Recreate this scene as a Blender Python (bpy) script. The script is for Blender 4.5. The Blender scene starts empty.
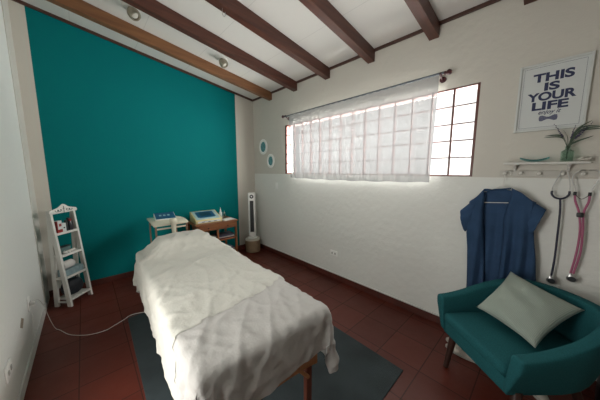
import bpy, bmesh, math, random
from mathutils import Vector, Matrix
random.seed(7)
S = bpy.context.scene
C = S.collection
PI = math.pi

# ------------------------------------------------------------------ camera, world, light, exposure
def make_camera():
    cd = bpy.data.cameras.new('camera'); cam = bpy.data.objects.new('camera', cd); C.objects.link(cam)
    yaw, pitch, roll = 0.7498, 0.1254, 0.0007
    fw = Vector((math.sin(yaw)*math.cos(pitch), math.cos(yaw)*math.cos(pitch), -math.sin(pitch)))
    r = Vector((math.cos(yaw), -math.sin(yaw), 0)); u = r.cross(fw)
    r2 = r*math.cos(roll)+u*math.sin(roll); u2 = u*math.cos(roll)-r*math.sin(roll)
    m = Matrix((r2, u2, -fw)).transposed().to_4x4(); m.translation = (0, 0, 1.5)
    cam.matrix_world = m
    cd.sensor_width = 36; cd.lens = 231.28/600*36; cd.clip_start = 0.02
    S.camera = cam
make_camera()

w = bpy.data.worlds.new('daylight'); S.world = w; w.use_nodes = True
bgn = w.node_tree.nodes['Background']
# sky strength shaped for the room: added boosts at unseen angles, dimmer behind the window
_N, _L = w.node_tree.nodes, w.node_tree.links
_tc = _N.new('ShaderNodeTexCoord'); _sp = _N.new('ShaderNodeSeparateXYZ'); _L.new(_tc.outputs['Generated'], _sp.inputs[0])
def _ramp(src, a, b_, lo, hi):
    n = _N.new('ShaderNodeMapRange'); n.interpolation_type = 'SMOOTHSTEP'
    for k, v in ((1, a), (2, b_), (3, lo), (4, hi)): n.inputs[k].default_value = v
    _L.new(src, n.inputs[0]); return n.outputs[0]
def _add(a, b_):
    n = _N.new('ShaderNodeMath'); n.operation = 'ADD'; _L.new(a, n.inputs[0]); _L.new(b_, n.inputs[1]); return n.outputs[0]
_xp = _ramp(_sp.outputs[0], -0.02, 0.12, 0.0, 1.0)
_mu = _N.new('ShaderNodeMath'); _mu.operation = 'MULTIPLY'; _L.new(_xp, _mu.inputs[0])
_L.new(_add(_add(_ramp(_sp.outputs[2], 0.30, 0.60, 0.0, 15.0), _ramp(_sp.outputs[2], -0.03, -0.30, 0.0, 16.0)), _ramp(_sp.outputs[1], -0.02, -0.40, 0.0, 36.0)), _mu.inputs[1])
_st = _add(_mu.outputs[0], _ramp(_sp.outputs[0], 0.0, -0.15, 1.05, 4.2))
_L.new(_st, bgn.inputs[1])
bgn.inputs[0].default_value = (1.0, 0.975, 0.93, 1)

def portal(name, loc, rot, sx, sy):
    l = bpy.data.lights.new(name, 'AREA'); l.shape = 'RECTANGLE'; l.size = sx; l.size_y = sy
    l.cycles.is_portal = True
    o = bpy.data.objects.new(name, l); C.objects.link(o); o.location = loc; o.rotation_euler = rot
portal('window_portal', (2.64, 1.72, 1.84), (0, PI/2, 0), 0.8, 2.6)
portal('added_doorway_portal', (-0.60, 1.17, 1.05), (0, -PI/2, 0), 2.1, 0.85)  # portal for the unseen doorway added in the left wall
S.view_settings.view_transform = 'Standard'; S.view_settings.look = 'None'
S.view_settings.gamma = 1; S.view_settings.use_curve_mapping = False
S.view_settings.exposure = 0.65

# ------------------------------------------------------------------ materials
def mat(name, col, rough=0.6, metal=0.0, noise=0.0, nscale=20, bump=0.0, bscale=60, var=None, trans=0.0, sheen=0.0, spec=None, detail=4):
    m = bpy.data.materials.new(name); m.use_nodes = True; nt = m.node_tree
    b = nt.nodes['Principled BSDF']
    b.inputs['Base Color'].default_value = (*col, 1); b.inputs['Roughness'].default_value = rough
    b.inputs['Metallic'].default_value = metal
    if trans: b.inputs['Transmission Weight'].default_value = trans
    if sheen: b.inputs['Sheen Weight'].default_value = sheen
    if spec is not None: b.inputs['Specular IOR Level'].default_value = spec
    tc = nt.nodes.new('ShaderNodeTexCoord')
    if noise or var:
        n = nt.nodes.new('ShaderNodeTexNoise'); n.inputs['Scale'].default_value = nscale; n.inputs['Detail'].default_value = detail
        nt.links.new(tc.outputs['Object'], n.inputs['Vector'])
        mx = nt.nodes.new('ShaderNodeMix'); mx.data_type = 'RGBA'
        v = var or tuple(c*(1-noise) for c in col)
        mx.inputs[6].default_value = (*col, 1); mx.inputs[7].default_value = (*v, 1)
        cr = nt.nodes.new('ShaderNodeMapRange'); cr.inputs[1].default_value = .35; cr.inputs[2].default_value = .65
        nt.links.new(n.outputs[0], cr.inputs[0]); nt.links.new(cr.outputs[0], mx.inputs[0])
        nt.links.new(mx.outputs[2], b.inputs['Base Color'])
    if bump:
        n2 = nt.nodes.new('ShaderNodeTexNoise'); n2.inputs['Scale'].default_value = bscale; n2.inputs['Detail'].default_value = 5
        nt.links.new(tc.outputs['Object'], n2.inputs['Vector'])
        bp = nt.nodes.new('ShaderNodeBump'); bp.inputs['Strength'].default_value = bump; bp.inputs['Distance'].default_value = 0.01
        nt.links.new(n2.outputs[0], bp.inputs['Height']); nt.links.new(bp.outputs[0], b.inputs['Normal'])
    return m

def nodes(m): return m.node_tree.nodes, m.node_tree.links
def mth(m, op, a, b=None, c=None):
    N, L = nodes(m); n = N.new('ShaderNodeMath'); n.operation = op
    for i, v in enumerate((a, b, c)):
        if v is None: continue
        if isinstance(v, (int, float)): n.inputs[i].default_value = v
        else: L.new(v, n.inputs[i])
    return n.outputs[0]
def pos(m):
    N, L = nodes(m); g = N.new('ShaderNodeNewGeometry'); s = N.new('ShaderNodeSeparateXYZ'); L.new(g.outputs['Position'], s.inputs[0])
    return s.outputs
def mixcol(m, fac, a, b):
    N, L = nodes(m); n = N.new('ShaderNodeMix'); n.data_type = 'RGBA'
    if isinstance(fac, (int, float)): n.inputs[0].default_value = fac
    else: L.new(fac, n.inputs[0])
    for i, v in ((6, a), (7, b)):
        if isinstance(v, tuple): n.inputs[i].default_value = (*v, 1)
        else: L.new(v, n.inputs[i])
    return n.outputs[2]
def base(m): return nodes(m)[0]['Principled BSDF'].inputs['Base Color']

XR, XL, YB, YF = 2.453, -0.424, 3.939, -1.3
ZC, SL = 2.819, 0.1585
def zceil(x): return ZC+SL*(XR-x)

BEIGE = (0.60, 0.575, 0.515); PALE = (0.74, 0.745, 0.705)
# right wall: beige above the dado line, paler paint under it
m_wall_r = mat('rough_plaster_two_tone', BEIGE, 0.75, bump=0.55, bscale=16)
P = pos(m_wall_r); step = mth(m_wall_r, 'LESS_THAN', P[2], 1.448)
nodes(m_wall_r)[1].new(mixcol(m_wall_r, step, BEIGE, PALE), base(m_wall_r))
# back wall: teal painted field between two beige strips
m_wall_b = mat('teal_feature_paint', BEIGE, 0.8, bump=0.15, bscale=40, spec=0.12)
P = pos(m_wall_b)
a = mth(m_wall_b, 'GREATER_THAN', P[0], -0.305); wob = mth(m_wall_b, 'LESS_THAN', P[0], 2.085)
f = mth(m_wall_b, 'MULTIPLY', a, wob)
n = nodes(m_wall_b)[0].new('ShaderNodeTexNoise'); n.inputs['Scale'].default_value = 1.3
tealc = mixcol(m_wall_b, n.outputs[0], (0.000, 0.150, 0.156), (0.000, 0.168, 0.170))
nodes(m_wall_b)[1].new(mixcol(m_wall_b, f, BEIGE, tealc), base(m_wall_b))
# left wall, with the small flaked diamond by the socket
m_wall_l = mat('left_plaster', (0.77, 0.775, 0.745), 0.6, bump=0.5, bscale=22)
P = pos(m_wall_l)
dm = mth(m_wall_l, 'LESS_THAN', mth(m_wall_l, 'ADD', mth(m_wall_l, 'MULTIPLY', mth(m_wall_l, 'ABSOLUTE', mth(m_wall_l, 'SUBTRACT', P[1], 2.55)), 14.0),
        mth(m_wall_l, 'MULTIPLY', mth(m_wall_l, 'ABSOLUTE', mth(m_wall_l, 'SUBTRACT', P[2], 0.385)), 24.0)), 1.0)
nodes(m_wall_l)[1].new(mixcol(m_wall_l, dm, (0.77, 0.775, 0.745), (0.30, 0.25, 0.19)), base(m_wall_l))
m_plain = mat('plain_plaster', (0.70, 0.68, 0.63), 0.8, bump=0.3, bscale=20)

# floor tiles
def tile_mat():
    m = mat('red_clay_tile', (0.115, 0.030, 0.020), 0.34, bump=0.25, bscale=9, spec=0.35)
    N, L = nodes(m); P = pos(m); T = 0.3125
    def grout(p, off):
        fr = mth(m, 'FRACT', mth(m, 'DIVIDE', mth(m, 'SUBTRACT', p, off), T))
        return mth(m, 'ABSOLUTE', mth(m, 'SUBTRACT', fr, 0.5))
    gx, gy = grout(P[0], 0.165), grout(P[1], 0.225)
    g = mth(m, 'GREATER_THAN', mth(m, 'MAXIMUM', gx, gy), 0.4885)
    cx = mth(m, 'FLOOR', mth(m, 'DIVIDE', mth(m, 'SUBTRACT', P[0], 0.165), T)); cy = mth(m, 'FLOOR', mth(m, 'DIVIDE', mth(m, 'SUBTRACT', P[1], 0.225), T))
    cb = N.new('ShaderNodeCombineXYZ'); L.new(cx, cb.inputs[0]); L.new(cy, cb.inputs[1])
    wn = N.new('ShaderNodeTexWhiteNoise'); L.new(cb.outputs[0], wn.inputs['Vector'])
    n = N.new('ShaderNodeTexNoise'); n.inputs['Scale'].default_value = 6; n.inputs['Detail'].default_value = 6
    g0 = N.new('ShaderNodeNewGeometry'); L.new(g0.outputs['Position'], n.inputs['Vector'])
    c1 = mixcol(m, wn.outputs['Value'], (0.105, 0.020, 0.012), (0.148, 0.029, 0.017))
    c2 = mixcol(m, mth(m, 'MULTIPLY', n.outputs[0], 0.55), c1, (0.075, 0.015, 0.009))
    c3 = mixcol(m, g, c2, (0.050, 0.018, 0.013))
    L.new(c3, base(m))
    r = mth(m, 'ADD', mth(m, 'MULTIPLY', n.outputs[0], 0.28), mth(m, 'MULTIPLY_ADD', g, 0.3, 0.26))
    L.new(r, N['Principled BSDF'].inputs['Roughness'])
    return m
m_tile = tile_mat()
m_skirt = mat('red_skirting_tile', (0.105, 0.028, 0.020), 0.4, noise=0.3, nscale=8)
P = pos(m_skirt)
def skirt_joint():
    m = m_skirt; N, L = nodes(m)
    def j(p): return mth(m, 'LESS_THAN', mth(m, 'FRACT', mth(m, 'DIVIDE', mth(m, 'ADD', p, 5.0), 0.3125)), 0.018)
    g = mth(m, 'MAXIMUM', j(P[0]), j(P[1]))
    src = base(m).links[0].from_socket
    L.new(mixcol(m, g, src, (0.05, 0.022, 0.018)), base(m))
skirt_joint()
m_white_edge = mat('white_edge_paint', (0.62, 0.61, 0.58), 0.5)

# ceiling boards with joints
m_ceil = mat('ceiling_board', (0.68, 0.675, 0.645), 0.7, bump=0.05, bscale=30)
P = pos(m_ceil)
jx = mth(m_ceil, 'LESS_THAN', mth(m_ceil, 'FRACT', mth(m_ceil, 'DIVIDE', mth(m_ceil, 'ADD', P[0], 4.24), 0.61)), 0.010)
nodes(m_ceil)[1].new(mixcol(m_ceil, jx, (0.68, 0.675, 0.645), (0.58, 0.575, 0.55)), base(m_ceil))

def wood(name, c1, c2, axis='X', rough=0.45, sc=1.0):
    m = mat(name, c1, rough); N, L = nodes(m)
    tc = N.new('ShaderNodeTexCoord'); mp = N.new('ShaderNodeMapping')
    s = {'X': (1.2, 18, 18), 'Y': (18, 1.2, 18), 'Z': (18, 18, 1.2)}[axis]
    mp.inputs['Scale'].default_value = tuple(q*sc for q in s)
    n = N.new('ShaderNodeTexNoise'); n.inputs['Scale'].default_value = 1.6; n.inputs['Detail'].default_value = 6
    L.new(tc.outputs['Object'], mp.inputs[0]); L.new(mp.outputs[0], n.inputs['Vector'])
    cr = N.new('ShaderNodeMapRange'); cr.inputs[1].default_value = .35; cr.inputs[2].default_value = .65
    L.new(n.outputs[0], cr.inputs[0]); L.new(mixcol(m, cr.outputs[0], c1, c2), base(m))
    return m
m_beam = wood('dark_red_brown_beam', (0.105, 0.034, 0.020), (0.062, 0.020, 0.013))
m_beam_l = wood('orange_brown_beam', (0.215, 0.095, 0.038), (0.150, 0.062, 0.026))
m_corn = wood('dark_cornice', (0.075, 0.028, 0.018), (0.05, 0.02, 0.013))
m_winframe = wood('red_brown_window_wood', (0.13, 0.030, 0.020), (0.09, 0.022, 0.015))
m_bars = mat('dark_red_bars', (0.09, 0.028, 0.022), 0.5)
m_desk = wood('desk_wood', (0.27, 0.105, 0.040), (0.18, 0.066, 0.026))
m_beech = wood('beech_wood', (0.42, 0.20, 0.085), (0.34, 0.15, 0.06), 'X', 0.4)
m_darkleg = wood('dark_red_leg', (0.16, 0.045, 0.025), (0.11, 0.03, 0.018), 'Z', 0.4)
m_walnut = wood('dark_walnut', (0.045, 0.020, 0.014), (0.03, 0.014, 0.010), 'Z', 0.4)
m_white = mat('white_paint', (0.68, 0.67, 0.63), 0.45, noise=0.06, nscale=12)
m_bright = mat('bright_white_plastic', (0.86, 0.86, 0.83), 0.4)
m_black = mat('black_plastic', (0.012, 0.012, 0.014), 0.45)
m_darkgray = mat('dark_grey_plastic', (0.05, 0.055, 0.06), 0.5)
m_steel = mat('steel', (0.55, 0.55, 0.55), 0.28, 1.0)
m_rod = mat('grey_metal_rod', (0.13, 0.15, 0.17), 0.4, 0.6)
m_fin = mat('dark_red_finial', (0.060, 0.014, 0.018), 0.35)
m_cream = mat('cream_enamel', (0.66, 0.62, 0.49), 0.4)
m_cream2 = mat('yellowed_case', (0.60, 0.52, 0.26), 0.5)
m_blue = mat('blue_panel', (0.010, 0.075, 0.160), 0.4)
m_lblue = mat('pale_blue_panel', (0.34, 0.47, 0.48), 0.4)
m_label = mat('pale_label', (0.6, 0.63, 0.62), 0.5)
m_red = mat('red_plastic', (0.28, 0.020, 0.020), 0.45)
m_mat = mat('charcoal_rubber_mat', (0.052, 0.068, 0.073), 0.85, noise=0.35, nscale=3, bump=0.5, bscale=220, spec=0.25)
m_vinyl = mat('cream_vinyl', (0.55, 0.50, 0.40), 0.5)
m_wicker = mat('wicker', (0.42, 0.31, 0.19), 0.75)
def wick():
    m = m_wicker; N, L = nodes(m); tc = N.new('ShaderNodeTexCoord')
    wv = N.new('ShaderNodeTexWave'); wv.inputs['Scale'].default_value = 14; wv.bands_direction = 'Z'; L.new(tc.outputs['Object'], wv.inputs[0])
    ck = N.new('ShaderNodeTexBrick'); ck.inputs['Scale'].default_value = 30
    L.new(mixcol(m, wv.outputs[1], (0.42, 0.31, 0.19), (0.13, 0.085, 0.05)), base(m))
wick()
# fabrics
m_sheet = mat('white_cotton_sheet', (0.43, 0.42, 0.40), 0.9, bump=0.25, bscale=90, sheen=0.1, spec=0.1)
m_sheet2 = mat('cream_white_sheet', (0.50, 0.495, 0.447), 0.9, bump=0.35, bscale=70, sheen=0.1, spec=0.1)
m_teal = mat('teal_upholstery', (0.020, 0.112, 0.125), 0.9, noise=0.22, nscale=160, bump=0.3, bscale=300, spec=0.1)
def scrub_fabric():
    m = mat('blue_scrub_cotton', (0.036, 0.075, 0.150), 0.9, noise=0.15, nscale=9, bump=0.3, bscale=35, spec=0.15); return m
m_scrub = scrub_fabric()
m_pillow = mat('grey_green_waffle_cotton', (0.42, 0.47, 0.41), 0.9, spec=0.1)
def waffle():
    m = m_pillow; N, L = nodes(m); tc = N.new('ShaderNodeTexCoord'); sp = N.new('ShaderNodeSeparateXYZ'); L.new(tc.outputs['UV'], sp.inputs[0])
    a = mth(m, 'SINE', mth(m, 'MULTIPLY', sp.outputs[0], 330)); b = mth(m, 'SINE', mth(m, 'MULTIPLY', sp.outputs[1], 330))
    h = mth(m, 'MULTIPLY', mth(m, 'ADD', a, 1.0), mth(m, 'ADD', b, 1.0))
    bp = N.new('ShaderNodeBump'); bp.inputs['Strength'].default_value = 0.5; bp.inputs['Distance'].default_value = 0.003
    L.new(h, bp.inputs['Height']); L.new(bp.outputs[0], N['Principled BSDF'].inputs['Normal'])
    L.new(mixcol(m, mth(m, 'MULTIPLY', h, 0.25), (0.33, 0.385, 0.335), (0.46, 0.515, 0.455)), base(m))
waffle()
def sheer():
    m = bpy.data.materials.new('sheer_white_curtain'); m.use_nodes = True; N, L = nodes(m); N.remove(N['Principled BSDF'])
    d = N.new('ShaderNodeBsdfDiffuse'); d.inputs[0].default_value = (0.86, 0.86, 0.86, 1)
    t = N.new('ShaderNodeBsdfTranslucent'); t.inputs[0].default_value = (0.024, 0.025, 0.027, 1)
    tr = N.new('ShaderNodeBsdfTransparent')
    a = N.new('ShaderNodeMixShader'); a.inputs[0].default_value = 0.55; L.new(d.outputs[0], a.inputs[1]); L.new(t.outputs[0], a.inputs[2])
    b = N.new('ShaderNodeMixShader'); b.inputs[0].default_value = 0.25; L.new(a.outputs[0], b.inputs[1]); L.new(tr.outputs[0], b.inputs[2])
    L.new(b.outputs[0], N['Material Output'].inputs[0]); return m
m_sheer = sheer()
def glass(name, col, rough=0.02):
    m = bpy.data.materials.new(name); m.use_nodes = True; N, L = nodes(m); N.remove(N['Principled BSDF'])
    g = N.new('ShaderNodeBsdfGlossy'); g.inputs['Roughness'].default_value = rough
    t = N.new('ShaderNodeBsdfTransparent'); t.inputs[0].default_value = (*col, 1)
    lw = N.new('ShaderNodeLayerWeight'); lw.inputs[0].default_value = 0.35
    fr = N.new('ShaderNodeMapRange'); fr.inputs[3].default_value = 0.04; fr.inputs[4].default_value = 0.55; L.new(lw.outputs['Facing'], fr.inputs[0])
    x = N.new('ShaderNodeMixShader'); L.new(fr.outputs[0], x.inputs[0]); L.new(t.outputs[0], x.inputs[1]); L.new(g.outputs[0], x.inputs[2])
    L.new(x.outputs[0], N['Material Output'].inputs[0]); return m
m_glass = glass('window_glass', (0.96, 0.97, 0.97))
m_vglass = glass('pale_green_glass', (0.86, 0.94, 0.90))
m_tglass = glass('teal_glass', (0.60, 0.86, 0.88))
m_clear = glass('clear_plastic', (0.78, 0.84, 0.84))
m_navy = mat('navy_print', (0.026, 0.034, 0.090), 0.7)
m_paper = mat('poster_paper', (0.62, 0.645, 0.635), 0.6)
m_pframe = mat('poster_frame_white', (0.60, 0.62, 0.60), 0.5)
m_leaf = mat('dark_leaf', (0.070, 0.105, 0.070), 0.6)
m_lav = mat('lavender', (0.085, 0.070, 0.135), 0.8, noise=0.4, nscale=200)
m_tubeb = mat('navy_rubber', (0.012, 0.014, 0.035), 0.4)
m_tubep = mat('pink_rubber', (0.36, 0.085, 0.17), 0.4)
m_shell = mat('shell_white', (0.62, 0.58, 0.52), 0.5, noise=0.2, nscale=60)
m_brass = mat('lamp_metal', (0.34, 0.31, 0.24), 0.35, 0.7)
m_bulb = mat('frosted_bulb', (0.55, 0.53, 0.47), 0.4)
m_tealart = mat('teal_art', (0.04, 0.20, 0.22), 0.6, var=(0.15, 0.36, 0.37), nscale=45)
m_tissue = mat('tissue', (0.62, 0.61, 0.58), 0.9)
m_cable = mat('white_cable', (0.62, 0.61, 0.58), 0.5)
m_neigh = mat('outdoor_wall', (0.72, 0.73, 0.72), 0.9)

# ------------------------------------------------------------------ mesh helpers
class MB:
    def __init__(s): s.bm = bmesh.new()
    def box(s, lo, hi, bev=0.0, M=None, seg=2):
        b = bmesh.new(); bmesh.ops.create_cube(b, size=1)
        sz = [hi[i]-lo[i] for i in range(3)]; c = [(hi[i]+lo[i])/2 for i in range(3)]
        for v in b.verts: v.co = Vector((v.co.x*sz[0]+c[0], v.co.y*sz[1]+c[1], v.co.z*sz[2]+c[2]))
        if bev: bmesh.ops.bevel(b, geom=b.edges[:], offset=bev, segments=seg, profile=0.5, affect='EDGES')
        return s.add(b, M)
    def add(s, b, M=None):
        if M is not None: b.transform(M)
        me = bpy.data.meshes.new('tmp'); b.to_mesh(me); b.free(); s.bm.from_mesh(me); bpy.data.meshes.remove(me); return s
    def tube(s, pts, r, n=8, cap=True, closed=False):
        pts = [Vector(p) for p in pts]; rs = r if isinstance(r, (list, tuple)) else [r]*len(pts)
        rings = []; up = None; N = len(pts)
        for i, p in enumerate(pts):
            if closed: t = (pts[(i+1) % N]-pts[i-1])
            else: t = pts[min(i+1, N-1)]-pts[max(i-1, 0)]
            t.normalize()
            if up is None: up = Vector((0, 0, 1)) if abs(t.z) < .9 else Vector((1, 0, 0))
            a = t.cross(up).normalized(); up = a.cross(t).normalized(); 
            rings.append([s.bm.verts.new(p+(a*math.cos(2*PI*k/n)+up*math.sin(2*PI*k/n))*rs[i]) for k in range(n)])
        R = range(N if closed else N-1)
        for i in R:
            A, B = rings[i], rings[(i+1) % N]
            for k in range(n): s.bm.faces.new((A[k], A[(k+1) % n], B[(k+1) % n], B[k]))
        if cap and not closed: s.bm.faces.new(rings[0][::-1]); s.bm.faces.new(rings[-1])
        return s
    def lathe(s, prof, c=(0, 0, 0), n=24, M=None, sx=1.0, sy=1.0):
        b = bmesh.new(); rings = []
        for r, z in prof:
            if r < 1e-6: rings.append([b.verts.new((c[0], c[1], c[2]+z))])
            else: rings.append([b.verts.new((c[0]+sx*r*math.cos(2*PI*k/n), c[1]+sy*r*math.sin(2*PI*k/n), c[2]+z)) for k in range(n)])
        for A, B in zip(rings, rings[1:]):
            for k in range(n):
                q = [A[k % len(A)], A[(k+1) % len(A)], B[(k+1) % len(B)], B[k % len(B)]]
                u = []; [u.append(v) for v in q if v not in u]
                if len(u) > 2: b.faces.new(u)
        return s.add(b, M)
    def prism(s, poly, h, M=None, bev=0.0):
        """polygon in local XY extruded to z=h"""
        b = bmesh.new(); A = [b.verts.new((x, y, 0)) for x, y in poly]; f = b.faces.new(A)
        r = bmesh.ops.extrude_face_region(b, geom=[f])
        for v in r['geom']:
            if isinstance(v, bmesh.types.BMVert): v.co.z += h
        bmesh.ops.recalc_face_normals(b, faces=b.faces[:])
        if bev: bmesh.ops.bevel(b, geom=b.edges[:], offset=bev, segments=2, profile=0.5, affect='EDGES')
        return s.add(b, M)
    def grid(s, fn, nu, nv, closeu=False, uv=False):
        V = [[s.bm.verts.new(fn(i/(nu if closeu else nu-1), j/(nv-1))) for j in range(nv)] for i in range(nu)]
        for i in range(nu if closeu else nu-1):
            for j in range(nv-1):
                k = (i+1) % nu
                f = s.bm.faces.new((V[i][j], V[k][j], V[k][j+1], V[i][j+1]))
                if uv:
                    L = s.bm.loops.layers.uv.verify()
                    for l, (a, c) in zip(f.loops, ((i, j), (i+1, j), (i+1, j+1), (i, j+1))): l[L].uv = (a/(nu-1), c/(nv-1))
        return V
    def build(s, name, m, parent=None, smooth=True, loc=None, recalc=True, angle=40):
        if recalc: bmesh.ops.recalc_face_normals(s.bm, faces=s.bm.faces[:])
        me = bpy.data.meshes.new(name); s.bm.to_mesh(me); s.bm.free()
        o = bpy.data.objects.new(name, me); C.objects.link(o); me.materials.append(m)
        if smooth:
            for p in me.polygons: p.use_smooth = True
            me.set_sharp_from_angle(angle=math.radians(angle))
        if parent: o.parent = parent
        if loc: o.location = loc
        return o
def tag(o, label, cat, group=None, kind=None):
    if label: o['label'] = label
    if cat: o['category'] = cat
    if group: o['group'] = group
    if kind: o['kind'] = kind
    return o
def struct(o): o['kind'] = 'structure'; return o
def thing(name, label, cat, loc, rz=0, group=None):
    o = bpy.data.objects.new(name, None); C.objects.link(o); o.location = loc; o.rotation_euler = (0, 0, rz); o.empty_display_size = .1
    return tag(o, label, cat, group)
def smod(o, lv=2):
    m = o.modifiers.new('s', 'SUBSURF'); m.levels = lv; m.render_levels = lv; return o
def crom(pts, n=8, closed=False):
    pts = [Vector(p) for p in pts]; N = len(pts); out = []
    for i in range(N if closed else N-1):
        g = lambda k: pts[k % N] if closed else pts[max(0, min(N-1, k))]
        p0, p1, p2, p3 = g(i-1), g(i), g(i+1), g(i+2)
        for k in range(n):
            t = k/n; out.append(.5*((2*p1)+(p2-p0)*t+(2*p0-5*p1+4*p2-p3)*t*t+(3*p1-p0-3*p2+p3)*t**3))
    if not closed: out.append(pts[-1])
    return out
def sm(x): x = max(0., min(1., x)); return x*x*(3-2*x)

# ------------------------------------------------------------------ the room
TH = 0.16
b = MB(); b.box((XL-TH, YF-TH, -0.1), (XR+TH, YB+TH, 0)); struct(b.build('floor', m_tile, smooth=False))
# ceiling slab following the slope
def slope_M(y0):   # local XY polygon in world XZ, extruded along +Y
    return Matrix(((1, 0, 0, 0), (0, 0, 1, y0), (0, 1, 0, 0), (0, 0, 0, 1)))
b = MB(); b.prism([(XL-TH, zceil(XL-TH)), (XR+TH, zceil(XR+TH)), (XR+TH, zceil(XR+TH)+.1), (XL-TH, zceil(XL-TH)+.1)], YB-YF+2*TH, slope_M(YF-TH))
struct(b.build('ceiling', m_ceil, smooth=False))
b = MB(); b.prism([(XL-TH, 0), (XR+TH, 0), (XR+TH, zceil(XR+TH)), (XL-TH, zceil(XL-TH))], TH, slope_M(YB)); struct(b.build('wall_back', m_wall_b, smooth=False))
# left wall with an unseen doorway, added to let daylight onto the right wall
b = MB(); b.box((XL-TH, YF, 0), (XL, .75, zceil(XL))); b.box((XL-TH, 1.60, 0), (XL, YB, zceil(XL))); b.box((XL-TH, .75, 2.1), (XL, 1.60, zceil(XL))); struct(b.build('wall_left', m_wall_l, smooth=False))
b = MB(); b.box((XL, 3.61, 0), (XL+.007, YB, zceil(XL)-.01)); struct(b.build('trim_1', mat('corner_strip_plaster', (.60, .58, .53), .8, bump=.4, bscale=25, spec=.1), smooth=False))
WY0, WY1, WZ0, WZ1 = 0.455, 2.985, 1.452, 2.225
b = MB()
b.box((XR, YF, 0), (XR+TH, YB, WZ0)); b.box((XR, YF, WZ1), (XR+TH, YB, ZC)); b.box((XR, YF, WZ0), (XR+TH, WY0, WZ1))
b.box((XR, WY1, WZ0), (XR+TH, YB, WZ1))
bmesh.ops.remove_doubles(b.bm, verts=b.bm.verts[:], dist=1e-5)
struct(b.build('wall_right', m_wall_r, smooth=False))
# front wall (behind the camera)
b = MB(); b.prism([(XL-TH, 0), (XR+TH, 0), (XR+TH, zceil(XR+TH)), (XL-TH, zceil(XL-TH))], TH, slope_M(YF-TH))
struct(b.build('wall_front', m_plain, smooth=False))
# skirting
b = MB(); b.box((XL, YB-.012, 0), (XR, YB, .08), .002); struct(b.build('baseboard_back', m_skirt, smooth=False))
b = MB(); b.box((XR-.012, YF, 0), (XR, YB-.012, .08), .002); struct(b.build('baseboard_right', m_skirt, smooth=False))
b = MB(); b.box((XR-.016, YF, .08), (XR, YB-.012, .092), .002); struct(b.build('trim_2', m_white_edge, smooth=False))
b = MB(); b.box((XL, 1.60, 0), (XL+.010, 3.609, .075), .003); struct(b.build('baseboard_left', m_white_edge, smooth=False))
# cornices under the ceiling
b = MB(); b.box((XR-.022, YF, ZC-.026), (XR, YB, ZC+.002), .002); struct(b.build('trim_3', m_corn, smooth=False))
b = MB(); b.prism([(XL, zceil(XL)-.03), (XR-.022, zceil(XR-.022)-.03), (XR-.022, zceil(XR-.022)), (XL, zceil(XL))], .022, slope_M(YB-.022)); struct(b.build('trim_4', m_corn, smooth=False))

# beams
BL = ['orange-brown ceiling beam closest to the teal wall, lightest of the beams',
      'dark brown ceiling beam, second from the teal wall',
      'dark brown ceiling beam, third from the teal wall, with a small metal hook under it',
      'dark brown ceiling beam, fourth from the teal wall, ending above the curtain',
      'dark brown ceiling beam ending on the wall above the right end of the curtain rod',
      'dark ceiling beam end at the top edge, above the framed poster',
      'dark ceiling beam outside the picture, behind the viewer']
for i in range(7):
    y0 = 3.330-i*0.634
    M = slope_M(y0)
    z0 = ZC-0.125
    b = MB(); b.prism([(XL+.001, zceil(XL)-.125), (XR-.001, z0), (XR-.001, ZC-.001), (XL+.001, zceil(XL)-.001)], .082, M, bev=.003)
    o = b.build('ceiling_beam', m_beam_l if i == 0 else m_beam, smooth=False)
    tag(o, BL[min(i, 6)], 'beam', 'wooden ceiling beams')

# window: lining, steel bars and panes
Y = 0
b = MB(); t = .020
b.box((XR+.001, WY0, WZ0), (XR+.10, WY0+t, WZ1)); b.box((XR+.001, WY1-t, WZ0), (XR+.10, WY1, WZ1))
b.box((XR+.001, WY0+t, WZ1-t*.7), (XR+.10, WY1-t, WZ1)); b.box((XR+.001, WY0+t, WZ0), (XR+.10, WY1-t, WZ0+t*.6))
b.box((XR-.003, WY1-.040, WZ0), (XR+.004, WY1+.004, WZ1), .001)
o = struct(b.build('window_1', m_winframe, smooth=False)); win = o
rows = [1.619, 1.768, 1.913, 2.068]
b = MB()
for z in rows: b.box((XR+.006, WY0+t, z-.005), (XR+.016, WY1-t, z+.005))
for k in range(13):
    y = 0.640+0.178*k; w_ = .009 if k in (0, 5, 9) else .007
    b.box((XR+.008, y-w_, WZ0+t*.6), (XR+.018, y+w_, WZ1-t*.7))
o = b.build('window_bars', m_bars, win, smooth=False)
b = MB(); b.box((XR+.026, WY0+t, WZ0+t*.6), (XR+.029, WY1-t, WZ1-t*.7)); b.build('window_pane', m_glass, win, smooth=False)

# downlights
for (x, y), lb in zip(((.493, 3.027), (1.468, 3.104)), ('round metal spotlight on the ceiling, the left one, higher up the slope', 'round metal spotlight on the ceiling, the right one, nearer the window wall')):
    g = thing('ceiling_spotlight', lb, 'spotlight', (x, y, zceil(x)), 0, 'ceiling spotlights')
    g.rotation_euler = (0, math.atan(SL), 0); g.scale = (1.25, 1.25, 1.25)
    b = MB(); b.lathe([(0, 0), (.062, 0), (.062, -.008), (.050, -.016), (.046, -.016), (.046, -.012), (0, -.012)], n=28); b.build('trim_ring', m_white, g)
    M = Matrix.Translation((0, 0, -.016)) @ Matrix.Rotation(math.radians(-30), 4, 'X') @ Matrix.Rotation(math.radians(-30), 4, 'Y') @ Matrix.Diagonal((1, 1, 1.35, 1))
    b = MB(); b.lathe([(0, .004), (.030, .0), (.043, -.018), (.044, -.040), (.038, -.052), (.030, -.052), (.028, -.030), (0, -.030)], n=28, M=M); b.build('lamp_housing', m_brass, g)
    b = MB(); b.lathe([(0, -.030), (.027, -.032), (.024, -.044), (.012, -.050), (0, -.051)], n=20, M=M); b.build('bulb', m_bulb, g)
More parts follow.
